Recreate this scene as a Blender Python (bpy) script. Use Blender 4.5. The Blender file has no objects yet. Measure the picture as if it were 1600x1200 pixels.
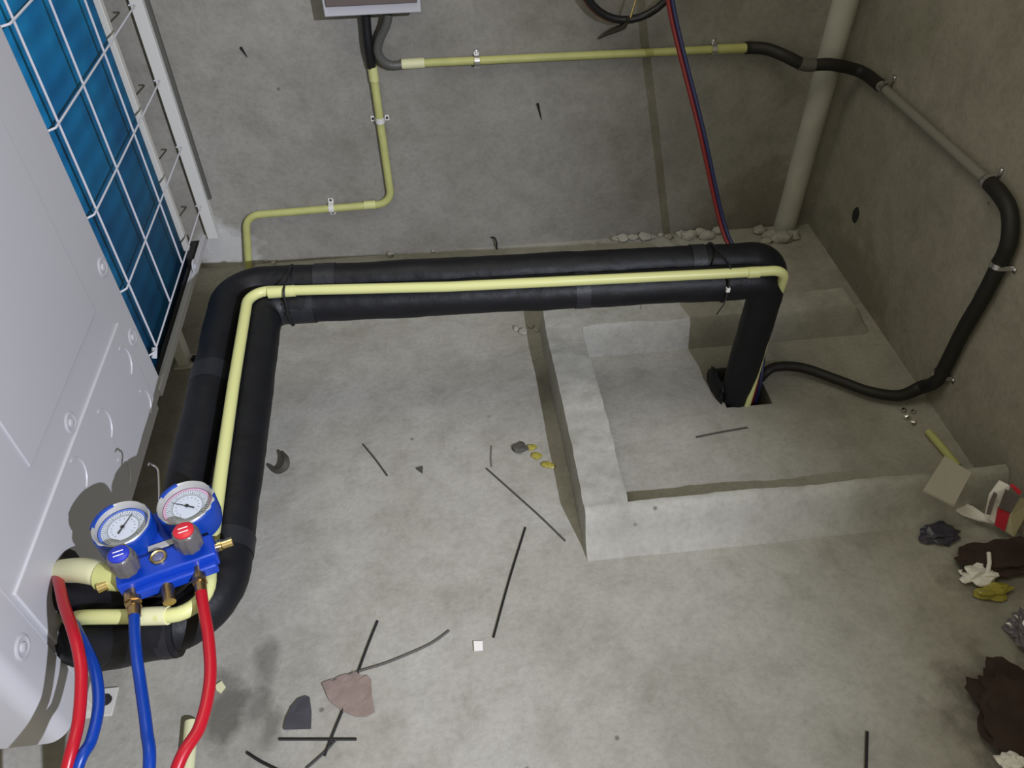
import bpy, bmesh, math, random
from mathutils import Vector, Matrix, noise
from math import sin, cos, pi, sqrt, radians
S = bpy.context.scene
C = S.collection
random.seed(7)

# ------------------------------------------------------------------ camera
F = 1236.0; H = 1.5
_d = Vector((20, 1260, F)).normalized()
_y = Vector((-190, -1210, F)); _y = (_y - _d * _y.dot(_d)).normalized()
_x = _d.cross(_y)
if _x.x < 0: _x = -_x
RX, RY, RZ = _x, _y, -_d            # rows: world axes seen in camera coordinates (right, down, forward)
CAM = Vector((0, 0, H))
def ray(u, v):
    r = Vector(((u - 800) / F, (v - 600) / F, 1.0))
    return Vector((RX.dot(r), RY.dot(r), RZ.dot(r)))
def pz(u, v, z=0.0):                # the point of the place where sight line u, v meets height z
    r = ray(u, v); return CAM + r * ((z - H) / r.z)
def py(u, v, y): r = ray(u, v); return CAM + r * (y / r.y)
def px(u, v, x): r = ray(u, v); return CAM + r * (x / r.x)

cd = bpy.data.cameras.new('camera'); cam = bpy.data.objects.new('camera', cd); C.objects.link(cam)
right = Vector((RX.x, RY.x, RZ.x)); down = Vector((RX.y, RY.y, RZ.y)); fwd = Vector((RX.z, RY.z, RZ.z))
M = Matrix((( right.x, -down.x, -fwd.x, 0), (right.y, -down.y, -fwd.y, 0), (right.z, -down.z, -fwd.z, H), (0, 0, 0, 1)))
cam.matrix_world = M
cd.sensor_width = 36; cd.lens = F / 1600 * 36; cd.clip_start = 0.02; cd.clip_end = 50
S.camera = cam

# ------------------------------------------------------------------ light
S.view_settings.view_transform = 'Standard'; S.view_settings.look = 'None'
S.view_settings.gamma = 1; S.view_settings.use_curve_mapping = False
S.view_settings.exposure = 0.0
w = bpy.data.worlds.new('world'); S.world = w; w.use_nodes = True
w.node_tree.nodes['Background'].inputs[0].default_value = (0.84, 0.77, 0.55, 1)
w.node_tree.nodes['Background'].inputs[1].default_value = 0.52
ld = bpy.data.lights.new('work_light', 'SPOT')
ld.energy = 455; ld.color = (0.84, 0.87, 1.0); ld.spot_size = radians(69); ld.spot_blend = 1.0; ld.shadow_soft_size = 0.012
lo = bpy.data.objects.new('work_light', ld); C.objects.link(lo)
lo.location = (1.05, -1.0, 2.08)
lo.rotation_euler = (Vector((-1.02, 1.34, 0.12)) - Vector(lo.location)).to_track_quat('-Z', 'Y').to_euler()

ad_ = bpy.data.lights.new('fill_light', 'AREA'); ad_.shape = 'SQUARE'; ad_.size = 0.9; ad_.energy = 12; ad_.color = (1.0, 0.97, 0.80)  # unseen soft lamp added overhead to lift the shadows
ao = bpy.data.objects.new('fill_light', ad_); C.objects.link(ao); ao.location = (-0.35, 1.1, 2.7)

# ------------------------------------------------------------------ materials
def mat(name, col, rough=0.6, metal=0.0, spec=0.5, bump=0, bscale=60, mottle=0, mscale=20, col2=None, coat=0, trans=0, subsurf=0):
    m = bpy.data.materials.new(name); m.use_nodes = True
    nt = m.node_tree; b = nt.nodes['Principled BSDF']
    b.inputs['Base Color'].default_value = (*col, 1); b.inputs['Roughness'].default_value = rough
    b.inputs['Metallic'].default_value = metal; b.inputs['Specular IOR Level'].default_value = spec
    b.inputs['Coat Weight'].default_value = coat
    b.inputs['Transmission Weight'].default_value = trans
    g = nt.nodes.new('ShaderNodeNewGeometry')
    if mottle or col2:
        n = nt.nodes.new('ShaderNodeTexNoise'); n.inputs['Scale'].default_value = mscale; n.inputs['Detail'].default_value = 6
        nt.links.new(g.outputs['Position'], n.inputs['Vector'])
        r = nt.nodes.new('ShaderNodeValToRGB'); r.color_ramp.elements[0].position = 0.32; r.color_ramp.elements[1].position = 0.68
        c2 = col2 or tuple(c * (1 - mottle) for c in col)
        r.color_ramp.elements[0].color = (*c2, 1); r.color_ramp.elements[1].color = (*col, 1)
        nt.links.new(n.outputs['Fac'], r.inputs['Fac']); nt.links.new(r.outputs['Color'], b.inputs['Base Color'])
    if bump:
        n = nt.nodes.new('ShaderNodeTexNoise'); n.inputs['Scale'].default_value = bscale; n.inputs['Detail'].default_value = 5
        nt.links.new(g.outputs['Position'], n.inputs['Vector'])
        bp = nt.nodes.new('ShaderNodeBump'); bp.inputs['Strength'].default_value = bump; bp.inputs['Distance'].default_value = 0.004
        nt.links.new(n.outputs['Fac'], bp.inputs['Height']); nt.links.new(bp.outputs['Normal'], b.inputs['Normal'])
    return m

def lin(*c): return tuple(((x / 255 + 0.055) / 1.055) ** 2.4 if x > 10 else x / 255 / 12.92 for x in c)

def concrete(name, base, dark, light, stains_patches=(), groove=None, rough=0.85):
    m = bpy.data.materials.new(name); m.use_nodes = True
    nt = m.node_tree; b = nt.nodes['Principled BSDF']; L = nt.links.new
    b.inputs['Roughness'].default_value = rough; b.inputs['Specular IOR Level'].default_value = 0.25
    g = nt.nodes.new('ShaderNodeNewGeometry')
    def noisen(sc, det=6, rg=0.6, dist=0):
        n = nt.nodes.new('ShaderNodeTexNoise'); n.inputs['Scale'].default_value = sc; n.inputs['Detail'].default_value = det
        n.inputs['Roughness'].default_value = rg; n.inputs['Distortion'].default_value = dist
        L(g.outputs['Position'], n.inputs['Vector']); return n
    def ramp(src, stops):
        r = nt.nodes.new('ShaderNodeValToRGB'); el = r.color_ramp.elements
        while len(el) < len(stops): el.new(0.5)
        for e, (p, c) in zip(el, stops): e.position = p; e.color = (*c, 1) if len(c) == 3 else c
        L(src, r.inputs['Fac']); return r
    def mix(a, bb, fac, mode='MIX'):
        x = nt.nodes.new('ShaderNodeMix'); x.data_type = 'RGBA'; x.blend_type = mode
        for s, i in ((a, 6), (bb, 7)):
            if hasattr(s, 'default_value') or hasattr(s, 'is_linked'): L(s, x.inputs[i])
            else: x.inputs[i].default_value = (*s, 1)
        if isinstance(fac, float): x.inputs[0].default_value = fac
        else: L(fac, x.inputs[0])
        return x.outputs[2]
    big = ramp(noisen(2.6, 5, 0.55, 0.4).outputs['Fac'], [(0.3, dark), (0.52, base), (0.75, light)]).outputs['Color']
    med = ramp(noisen(13, 8, 0.65, 0.3).outputs['Fac'], [(0.3, (0.84, 0.84, 0.82)), (0.5, (1, 1, 1)), (0.72, (1.1, 1.1, 1.1))]).outputs['Color']
    col = mix(big, med, 1.0, 'MULTIPLY')
    fine = ramp(noisen(75, 6, 0.7).outputs['Fac'], [(0.3, (0.86, 0.86, 0.85)), (0.55, (1, 1, 1)), (0.8, (1.06, 1.06, 1.06))]).outputs['Color']
    col = mix(col, fine, 1.0, 'MULTIPLY')
    # small pits and specks
    v = nt.nodes.new('ShaderNodeTexVoronoi'); v.inputs['Scale'].default_value = 11; v.inputs['Randomness'].default_value = 1
    L(g.outputs['Position'], v.inputs['Vector'])
    pit0 = ramp(v.outputs['Distance'], [(0.03, (1, 1, 1)), (0.07, (0, 0, 0))]).outputs['Color']
    pmask = ramp(noisen(5.3, 2).outputs['Fac'], [(0.52, (0, 0, 0)), (0.62, (0.8, 0.8, 0.8))]).outputs['Color']
    pit = mix(pit0, pmask, 1.0, 'MULTIPLY')
    col = mix(col, tuple(c * 0.35 for c in dark), pit)
    hgt = nt.nodes.new('ShaderNodeMath'); hgt.operation = 'ADD'
    L(noisen(9, 8, 0.6, 0.5).outputs['Fac'], hgt.inputs[0])
    h2 = nt.nodes.new('ShaderNodeMath'); h2.operation = 'MULTIPLY'; h2.inputs[1].default_value = 0.3
    L(noisen(50, 6, 0.7).outputs['Fac'], h2.inputs[0]); L(h2.outputs[0], hgt.inputs[1])
    for (cx, cy, cz, rx, ry, sc, amt) in stains_patches:
        mp = nt.nodes.new('ShaderNodeVectorMath'); mp.operation = 'SUBTRACT'; mp.inputs[1].default_value = (cx, cy, cz)
        L(g.outputs['Position'], mp.inputs[0])
        ms = nt.nodes.new('ShaderNodeVectorMath'); ms.operation = 'MULTIPLY'; ms.inputs[1].default_value = (1 / rx, 1 / ry, 1 / rx)
        L(mp.outputs[0], ms.inputs[0])
        ln = nt.nodes.new('ShaderNodeVectorMath'); ln.operation = 'LENGTH'; L(ms.outputs[0], ln.inputs[0])
        nn = noisen(14, 4, 0.6)
        ad = nt.nodes.new('ShaderNodeMath'); ad.operation = 'MULTIPLY_ADD'; ad.inputs[1].default_value = 1.6
        L(nn.outputs['Fac'], ad.inputs[0]); L(ln.outputs['Value'], ad.inputs[2])
        rp = ramp(ad.outputs[0], [(1.2 / 2, (amt, amt, amt)), (1.75 / 2, (0, 0, 0))])
        hv = nt.nodes.new('ShaderNodeMath'); hv.operation = 'MULTIPLY'; hv.inputs[1].default_value = 0.5
        L(ad.outputs[0], hv.inputs[0]); nt.links.remove(rp.inputs['Fac'].links[0]); L(hv.outputs[0], rp.inputs['Fac'])
        col = mix(col, sc, rp.outputs['Color'])
    if groove is not None:          # a filled chase in the plaster: (axis, centre, half width, colour factor)
        for (ax, cc, hw, fac) in groove:
            sp = nt.nodes.new('ShaderNodeSeparateXYZ'); L(g.outputs['Position'], sp.inputs[0])
            s = nt.nodes.new('ShaderNodeMath'); s.operation = 'SUBTRACT'; s.inputs[1].default_value = cc; L(sp.outputs[ax], s.inputs[0])
            a = nt.nodes.new('ShaderNodeMath'); a.operation = 'ABSOLUTE'; L(s.outputs[0], a.inputs[0])
            rp = ramp(a.outputs[0], [(hw * 0.6, (1, 1, 1)), (hw * 1.4, (0, 0, 0))])
            col = mix(col, tuple(c * fac for c in base), rp.outputs['Color'])
    L(col, b.inputs['Base Color'])
    bp = nt.nodes.new('ShaderNodeBump'); bp.inputs['Strength'].default_value = 0.35; bp.inputs['Distance'].default_value = 0.012
    L(hgt.outputs[0], bp.inputs['Height']); L(bp.outputs['Normal'], b.inputs['Normal'])
    return m

def patch_at(u, v, rx, ry, amt, z=0.0, sc=(0.09, 0.085, 0.07)):
    p = pz(u, v, z); return (p.x, p.y, p.z, rx, ry, sc, amt)
FLOOR_M = concrete('floor_cement', (0.345, 0.335, 0.30), (0.27, 0.26, 0.225), (0.40, 0.39, 0.36),
    stains_patches=[patch_at(352, 1110, .05, .10, .75), patch_at(418, 1035, .035, .07, .5), patch_at(400, 1108, .045, .05, .6), patch_at(425, 1130, .03, .05, .6),
            patch_at(1560, 900, .14, .10, .6, sc=(.10, .085, .06)), patch_at(1590, 1130, .17, .16, .6, sc=(.06, .045, .035)),
            patch_at(1360, 450, .22, .14, .35, sc=(.15, .14, .09))])  # last patch: darker olive tone on the floor near the wall corner
WALL_M = concrete('wall_cement_back', (0.27, 0.26, 0.235), (0.225, 0.215, 0.19), (0.31, 0.30, 0.275),
    stains_patches=[(-0.68, 2.17, 0.06, .13, .2, (0.50, 0.50, 0.50), .95), (1.05, 2.17, .05, .25, .2, (.13, .11, .085), .55)])  # second patch: darker tone low on the wall near the corner
WALLR_M = concrete('wall_cement_right', (0.30, 0.28, 0.235), (0.25, 0.24, 0.19), (0.34, 0.32, 0.27),
    stains_patches=[(1.23, 1.85, 0.02, .2, .35, (.14, .13, .09), .6)])  # darker tone low on the wall towards the corner
KERB_M = concrete('kerb_cement', (0.36, 0.355, 0.325), (0.30, 0.295, 0.265), (0.41, 0.405, 0.38))
CHUNK_M = concrete('broken_cement', (0.38, 0.37, 0.33), (0.26, 0.25, 0.22), (0.46, 0.44, 0.40))
LAG_M = mat('black_foam_lagging', lin(19, 20, 25), 0.52, spec=0.28, bump=0.55, bscale=28, mottle=0.35, mscale=14)
LAGT_M = mat('black_foam_tape', lin(27, 28, 34), 0.5, spec=0.4, bump=0.3, bscale=60)
YEL_M = mat('yellow_pvc', lin(196, 198, 136), 0.4, spec=0.4)
YELD_M = mat('dusty_yellow_pvc', lin(182, 184, 118), 0.5, spec=0.35, mottle=0.12, mscale=30)
CREAM_M = mat('cream_pvc', lin(212, 212, 170), 0.4, spec=0.4)
TIE_M = mat('black_nylon', lin(18, 18, 20), 0.6)
GREYT_M = mat('grey_nylon', lin(70, 68, 62), 0.6)
METAL_M = mat('zinc_metal', (0.72, 0.72, 0.74), 0.25, metal=1.0)
BRASS_M = mat('brass', (0.52, 0.36, 0.17), 0.28, metal=1.0, mottle=0.2, mscale=80)
BRASSL_M = mat('bright_brass', (0.8, 0.62, 0.28), 0.25, metal=1.0)
WHITE_M = mat('white_painted_steel', (0.44, 0.44, 0.465), 0.42, spec=0.45)
WHITEP_M = mat('white_plastic', (0.62, 0.62, 0.60), 0.5)
GALV_M = mat('pale_steel', (0.55, 0.54, 0.50), 0.5)
WIRE_M = mat('guard_wire_coating', (0.50, 0.50, 0.55), 0.4)
BLUE_M = mat('blue_rubber', (0.003, 0.045, 0.34), 0.42, spec=0.4, mottle=0.2, mscale=50)
BLUEB_M = mat('blue_anodised', (0.003, 0.04, 0.38), 0.35, spec=0.5)
RH_M = mat('red_rubber_hose', (0.36, 0.006, 0.016), 0.32, spec=0.35)
BH_M = mat('blue_rubber_hose', (0.001, 0.032, 0.25), 0.34, spec=0.35)
GREY_M = mat('grey_plastic', (0.095, 0.09, 0.095), 0.35, coat=0.3)
RED_M = mat('red_plastic', (0.55, 0.015, 0.03), 0.35)
BLUEC_M = mat('blue_plastic', (0.012, 0.03, 0.42), 0.35)
FACE_M = mat('dial_white', (0.50, 0.54, 0.62), 0.4)
LGREY_M = mat('dial_pale_grey', (0.36, 0.40, 0.44), 0.4)
PINK_M = mat('dial_pink', (0.50, 0.30, 0.42), 0.4)
DBLUE_M = mat('dial_blue', (0.08, 0.14, 0.5), 0.4)
DGREY_M = mat('dial_grey', (0.22, 0.25, 0.26), 0.4)
DARK_M = mat('dark_void', (0.012, 0.012, 0.014), 0.8)
RIM_M = mat('silver_rim', (0.40, 0.40, 0.385), 0.4, metal=0.2)
DGP_M = mat('dark_grey_pvc', lin(84, 84, 80), 0.5)
GPIPE_M = mat('grey_pvc', lin(128, 126, 118), 0.5)
BLKH_M = mat('black_corrugated_foam', lin(26, 23, 21), 0.6, bump=0.3, bscale=50)
BOX_M = mat('grey_enclosure_paint', (0.46, 0.46, 0.50), 0.45)
BOXD_M = mat('brown_grey_door', lin(96, 86, 84), 0.5)
CBLK_M = mat('black_cable_sheath', lin(20, 20, 24), 0.45)
CRED_M = mat('red_cable_sheath', lin(120, 30, 26), 0.45)
CBLUE_M = mat('blue_cable_sheath', lin(36, 44, 84), 0.45)
DRAIN_M = mat('cement_smeared_pipe', lin(180, 178, 170), 0.8, mottle=0.2, mscale=8, bump=0.4, bscale=25)
CARD_M = mat('pale_board', lin(168, 162, 152), 0.8)
PAPER_M = mat('white_paper', (0.75, 0.73, 0.70), 0.7)
PRED_M = mat('red_print', (0.50, 0.02, 0.04), 0.5)
PGREY_M = mat('dark_print', lin(92, 86, 86), 0.6)
BAG_M = mat('clear_bag_film', (0.20, 0.18, 0.21), 0.12, spec=0.8, trans=0.35)
BAGY_M = mat('yellow_wrapper', lin(150, 140, 60), 0.35)
BAGB_M = mat('dark_blue_film', lin(58, 56, 70), 0.4)
RAG_M = mat('brown_scrap', lin(134, 118, 112), 0.9, mottle=0.15, mscale=50)
BRAG_M = mat('dark_brown_cloth', lin(62, 46, 40), 0.95, mottle=0.5, mscale=14, bump=0.6, bscale=20)
FOIL_M = mat('foil', (0.8, 0.8, 0.78), 0.12, metal=1.0)
STR_M = mat('pale_tag', (0.75, 0.72, 0.70), 0.5)

def coil_mat():
    m = bpy.data.materials.new('blue_fin_pack'); m.use_nodes = True; nt = m.node_tree; L = nt.links.new
    b = nt.nodes['Principled BSDF']; b.inputs['Roughness'].default_value = 0.5; b.inputs['Specular IOR Level'].default_value = 0.15
    g = nt.nodes.new('ShaderNodeNewGeometry')
    mp = nt.nodes.new('ShaderNodeMapping'); L(g.outputs['Position'], mp.inputs['Vector'])
    mp.inputs['Rotation'].default_value = (radians(0), 0, 0)
    wv = nt.nodes.new('ShaderNodeTexWave'); wv.wave_type = 'BANDS'; wv.bands_direction = 'Y'; wv.inputs['Scale'].default_value = 90
    wv.inputs['Distortion'].default_value = 0.0; L(mp.outputs[0], wv.inputs['Vector'])
    wd = nt.nodes.new('ShaderNodeTexWave'); wd.wave_type = 'BANDS'; wd.bands_direction = 'Z'; wd.inputs['Scale'].default_value = 6.5
    wd.inputs['Distortion'].default_value = 1.2; L(mp.outputs[0], wd.inputs['Vector'])
    n = nt.nodes.new('ShaderNodeTexNoise'); n.inputs['Scale'].default_value = 9; n.inputs['Detail'].default_value = 4; L(g.outputs['Position'], n.inputs['Vector'])
    r = nt.nodes.new('ShaderNodeValToRGB'); r.color_ramp.elements[0].position = 0.3; r.color_ramp.elements[1].position = 0.75
    r.color_ramp.elements[0].color = (0.004, 0.13, 0.34, 1); r.color_ramp.elements[1].color = (0.008, 0.24, 0.50, 1); L(n.outputs['Fac'], r.inputs['Fac'])
    mx = nt.nodes.new('ShaderNodeMix'); mx.data_type = 'RGBA'; mx.blend_type = 'MULTIPLY'; mx.inputs[0].default_value = 0.22
    L(r.outputs['Color'], mx.inputs[6]); L(wd.outputs['Color'], mx.inputs[7])
    m2 = nt.nodes.new('ShaderNodeMix'); m2.data_type = 'RGBA'; m2.blend_type = 'MULTIPLY'; m2.inputs[0].default_value = 0.35
    L(mx.outputs[2], m2.inputs[6]); L(wv.outputs['Color'], m2.inputs[7]); L(m2.outputs[2], b.inputs['Base Color'])
    bp = nt.nodes.new('ShaderNodeBump'); bp.inputs['Strength'].default_value = 0.4; bp.inputs['Distance'].default_value = 0.002
    L(wv.outputs['Fac'], bp.inputs['Height']); L(bp.outputs['Normal'], b.inputs['Normal'])
    return m
COIL_M = coil_mat()

# ------------------------------------------------------------------ mesh helpers
def obj(name, bm, m, parent=None, smooth=True, bevel=0):
    me = bpy.data.meshes.new(name); bmesh.ops.recalc_face_normals(bm, faces=bm.faces); bm.to_mesh(me); bm.free()
    ms = m if isinstance(m, (list, tuple)) else [m]
    for k in ms: me.materials.append(k)
    if smooth:
        for p in me.polygons: p.use_smooth = True
        try: me.set_sharp_from_angle(angle=radians(38))
        except Exception: pass
    o = bpy.data.objects.new(name, me); C.objects.link(o)
    if parent is not None: o.parent = parent; o.matrix_parent_inverse = parent_inv(parent)
    if bevel:
        bv = o.modifiers.new('bevel', 'BEVEL'); bv.width = bevel; bv.segments = 3; bv.limit_method = 'ANGLE'
    return o
def parent_inv(p):
    return Matrix.Identity(4) if p.type == 'MESH' else p.matrix_basis.inverted()
def tag(o, label=None, cat=None, group=None, kind=None):
    if label: o['label'] = label
    if cat: o['category'] = cat
    if group: o['group'] = group
    if kind: o['kind'] = kind
    return o
def thing(name, label, cat, loc=(0, 0, 0), group=None):
    o = bpy.data.objects.new(name, None); C.objects.link(o); o.location = loc; o.empty_display_size = 0.05
    return tag(o, label, cat, group)

def add_box(bm, lo, hi, mi=0):
    x0, y0, z0 = lo; x1, y1, z1 = hi
    vs = [bm.verts.new(p) for p in ((x0,y0,z0),(x1,y0,z0),(x1,y1,z0),(x0,y1,z0),(x0,y0,z1),(x1,y0,z1),(x1,y1,z1),(x0,y1,z1))]
    fs = []
    for q in ((3,2,1,0),(4,5,6,7),(0,1,5,4),(1,2,6,5),(2,3,7,6),(3,0,4,7)):
        f = bm.faces.new([vs[i] for i in q]); f.material_index = mi; fs.append(f)
    return vs
def box(lo, hi):
    bm = bmesh.new(); add_box(bm, lo, hi); return bm

def add_tube(bm, pts, r, seg=14, rfun=None, cap=True, mi=0):
    pts = [Vector(p) for p in pts]; n = len(pts)
    T = [(pts[min(i + 1, n - 1)] - pts[max(i - 1, 0)]).normalized() for i in range(n)]
    up = Vector((0, 0, 1)) if abs(T[0].z) < 0.9 else Vector((1, 0, 0))
    N = (up - T[0] * up.dot(T[0])).normalized(); rings = []
    for i in range(n):
        N = (N - T[i] * N.dot(T[i])); N.normalize(); B = T[i].cross(N)
        ring = []
        for k in range(seg):
            a = 2 * pi * k / seg; rr = r(i / (n - 1)) if callable(r) else r
            if rfun: rr *= rfun(i, a, pts[i])
            ring.append(bm.verts.new(pts[i] + (N * cos(a) + B * sin(a)) * rr))
        rings.append(ring)
    for i in range(n - 1):
        for k in range(seg):
            f = bm.faces.new((rings[i][k], rings[i][(k + 1) % seg], rings[i + 1][(k + 1) % seg], rings[i + 1][k])); f.material_index = mi
    if cap:
        for q in (rings[0][::-1], rings[-1]):
            f = bm.faces.new(q); f.material_index = mi
def tube(pts, r, seg=14, rfun=None, cap=True):
    bm = bmesh.new(); add_tube(bm, pts, r, seg, rfun, cap); return bm

def catmull(P, k=8):
    P = [Vector(p) for p in P]
    Q = [2 * P[0] - P[1]] + P + [2 * P[-1] - P[-2]]; out = []
    for i in range(1, len(Q) - 2):
        a, b, c, d = Q[i - 1], Q[i], Q[i + 1], Q[i + 2]
        for j in range(k):
            t = j / k
            out.append(0.5 * ((2 * b) + (c - a) * t + (2 * a - 5 * b + 4 * c - d) * t * t + (3 * b - a - 3 * c + d) * t ** 3))
    out.append(P[-1]); return out
def fillet(P, rads, k=8, step=0.03):
    P = [Vector(p) for p in P]; out = [P[0]]
    if not isinstance(rads, (list, tuple)): rads = [rads] * (len(P) - 2)
    for i in range(1, len(P) - 1):
        a = (P[i - 1] - P[i]).normalized(); b = (P[i + 1] - P[i]).normalized()
        ang = a.angle(b); t = rads[i - 1] / math.tan(ang / 2)
        s, e = P[i] + a * t, P[i] + b * t
        c = P[i] + (a + b).normalized() * (rads[i - 1] / sin(ang / 2))
        v0, v1 = s - c, e - c; om = v0.angle(v1)
        for j in range(k + 1):
            q = j / k; out.append(c + (v0 * sin((1 - q) * om) + v1 * sin(q * om)) / sin(om))
    out.append(P[-1])
    res = [out[0]]
    for p in out[1:]:
        d = (p - res[-1]).length; m = max(1, int(d / step)); a = res[-1].copy()
        for j in range(1, m + 1): res.append(a.lerp(p, j / m))
    return res

def add_disc(bm, c, n, r0, r1, h0, h1, seg=40, mi=0, u=None):
    """ring / frustum surface about axis n from (r0 at h0) to (r1 at h1)"""
    c = Vector(c); n = Vector(n).normalized(); u = Vector((1, 0, 0)) if abs(n.x) < 0.9 else Vector((0, 1, 0))
    u = (u - n * u.dot(n)).normalized(); v = n.cross(u)
    A = [[bm.verts.new(c + n * h + (u * cos(2*pi*k/seg) + v * sin(2*pi*k/seg)) * r) for k in range(seg)] for r, h in ((r0, h0), (r1, h1))]
    for k in range(seg):
        f = bm.faces.new((A[0][k], A[0][(k+1) % seg], A[1][(k+1) % seg], A[1][k])); f.material_index = mi
def lathe(c, n, prof, seg=40, flute=None):
    bm = bmesh.new(); c = Vector(c); n = Vector(n).normalized()
    u = Vector((1, 0, 0)) if abs(n.x) < 0.9 else Vector((0, 1, 0)); u = (u - n * u.dot(n)).normalized(); v = n.cross(u)
    rings = []
    for r, h in prof:
        ring = []
        for k in range(seg):
            a = 2 * pi * k / seg; rr = max(r, 1e-5)
            if flute and r > flute[2]: rr *= 1 + flute[1] * cos(flute[0] * a)
            ring.append(bm.verts.new(c + n * h + (u * cos(a) + v * sin(a)) * rr))
        rings.append(ring)
    for i in range(len(rings) - 1):
        for k in range(seg): bm.faces.new((rings[i][k], rings[i][(k+1) % seg], rings[i+1][(k+1) % seg], rings[i+1][k]))
    bm.faces.new(rings[0][::-1]); bm.faces.new(rings[-1]); return bm
def slab(poly, thick, nrm=Vector((0, 0, 1))):
    bm = bmesh.new(); nrm = Vector(nrm)
    a = [bm.verts.new(Vector(p)) for p in poly]; b = [bm.verts.new(Vector(p) + nrm * thick) for p in poly]
    n = len(poly); bm.faces.new(a[::-1]); bm.faces.new(b)
    for i in range(n): bm.faces.new((a[i], a[(i+1) % n], b[(i+1) % n], b[i]))
    return bm
def rock(c, r, seed=0, squash=0.6, sub=2, jag=0.35):
    bm = bmesh.new(); bmesh.ops.create_icosphere(bm, subdivisions=sub, radius=1)
    for v in bm.verts:
        k = 1 + jag * (0.8 * noise.noise(v.co * 1.5 + Vector((seed * 3.1, seed, 0))) + 0.45 * noise.noise(v.co * 4.3 + Vector((seed * 3.1, 7, 0))) + 0.2 * noise.noise(v.co * 9))
        v.co = Vector((v.co.x * r[0], v.co.y * r[1], v.co.z * r[2])) * k + Vector(c)
    return bm

# ------------------------------------------------------------------ setting: floor, walls
YW, XW = 2.17, 1.23
hx0, hx1, hy0, hy1 = 0.698, 0.822, 1.366, 1.515      # opening for the pipes
bm = bmesh.new()
xs = [-2.2, hx0, hx1, 2.0]; ys = [-1.2, hy0, hy1, 2.6]
g = {(i, j): bm.verts.new((x, y, 0)) for i, x in enumerate(xs) for j, y in enumerate(ys)}
for i in range(3):
    for j in range(3):
        if (i, j) != (1, 1): bm.faces.new((g[i, j], g[i+1, j], g[i+1, j+1], g[i, j+1]))
low = [bm.verts.new((x, y, -0.25)) for x, y in ((hx0, hy0), (hx1, hy0), (hx1, hy1), (hx0, hy1))]
top = [g[1, 1], g[2, 1], g[2, 2], g[1, 2]]
for k in range(4): bm.faces.new((top[k], top[(k+1) % 4], low[(k+1) % 4], low[k]))
bm.faces.new(low)
tag(obj('floor', bm, FLOOR_M, smooth=False), kind='structure')
tag(obj('wall_back', box((-2.2, YW, -0.25), (XW + 0.15, YW + 0.15, 2.6)), WALL_M, smooth=False), kind='structure')
tag(obj('wall_right', box((XW, -1.2, -0.25), (XW + 0.15, YW, 2.6)), WALLR_M, smooth=False), kind='structure')
# rounded plaster pipe casing in the corner
bm = tube([(1.145, YW - 0.005, z * 0.1) for z in range(0, 27)], 0.036, 20, lambda i, a, p: 1 + 0.05 * noise.noise(p * 9 + Vector((a, 0, 0))))
tag(obj('drain_pipe', bm, DRAIN_M), 'vertical cement-smeared drain pipe on the back wall beside the corner', 'pipe')

# ------------------------------------------------------------------ cement kerb
bm = bmesh.new()
def spaced(marks, step):
    out = []
    for a, b in zip(marks[:-1], marks[1:]):
        m = max(1, int(round((b - a) / step))); out += [a + (b - a) * k / m for k in range(m)]
    return out + [marks[-1]]
kx = spaced([0.236, 0.248, 0.252, 0.256, 0.354, 0.358, 0.362, 0.372, 1.16, 1.21, XW + .004], 0.010)
ky = spaced([0.89, 0.96, 1.0, 1.026, 1.030, 1.034, 1.044, 1.588, 1.60, 1.604, 1.612, 1.70, 1.73, 1.76], 0.009)
def ss(a, b, x): t = max(0, min(1, (x - a) / (b - a))); return t * t * (3 - 2 * t)
def kh(x, y):
    f0 = (0.004 * ss(0.925, 0.96, y) + 0.064 * ss(0.952, 1.012, y) + 0.024 * ss(0.985, 1.024, y)) * (1 - 0.3 * (1 - ss(0.25, 0.30, x)) * (1 - ss(0.95, 1.02, y)))
    f = f0 if y < 1.031 else 0
    if x < 0.253: f = 0
    sd = (f0 + 0.006 * ss(1.02, 1.15, y)) * (1 - ss(1.72, 1.75, y)) if 0.253 < x < 0.357 else 0
    bk = 0.098 * ss(1.60, 1.616, y) * (1 - ss(1.70, 1.745, y)) * (1 - ss(1.12, 1.205, x)) if x > 0.253 else 0
    return max(f, sd, bk)
V = {}
for i, x in enumerate(kx):
    for j, y in enumerate(ky):
        h = kh(x, y); q = Vector((x, y, 0))
        n1 = noise.noise(q * 7); n2 = noise.noise(q * 28 + Vector((3, 3, 3))); n3 = noise.noise(q * 70)
        wob = 0.004 * noise.noise(q * 5 + Vector((9, 0, 0))) + 0.0016 * n2
        z = h + (0.007 * n1 + 0.0036 * n2 + 0.001 * n3 if h > 0.02 else 0) if h > 0.002 else -0.006
        V[i, j] = bm.verts.new((min(x + wob, XW - 0.001) if x > 1.2 else x + wob, y + wob * .7, z))
for i in range(len(kx) - 1):
    for j in range(len(ky) - 1):
        q = (V[i, j], V[i+1, j], V[i+1, j+1], V[i, j+1])
        if max(v.co.z for v in q) > 0: bm.faces.new(q)
bmesh.ops.delete(bm, geom=[v for v in bm.verts if not v.link_faces], context='VERTS')
tag(obj('cement_kerb', bm, KERB_M), 'low hand-plastered cement kerb round the floor area where the black pipes go down', 'kerb')

# ------------------------------------------------------------------ outdoor unit
XU = -0.667; YF, YB = 0.575, 1.93; ZB, ZT = 0.235, 1.44
unit = thing('outdoor_unit', 'large white air conditioning outdoor unit with blue finned coil behind a wire guard', 'air conditioner', (-1.03, 1.25, 0))
obj('casing', box((-1.40, YF + .01, ZB + .01), (-0.76, YB - 0.06, ZT)), WHITE_M, unit, bevel=0.01)
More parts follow.
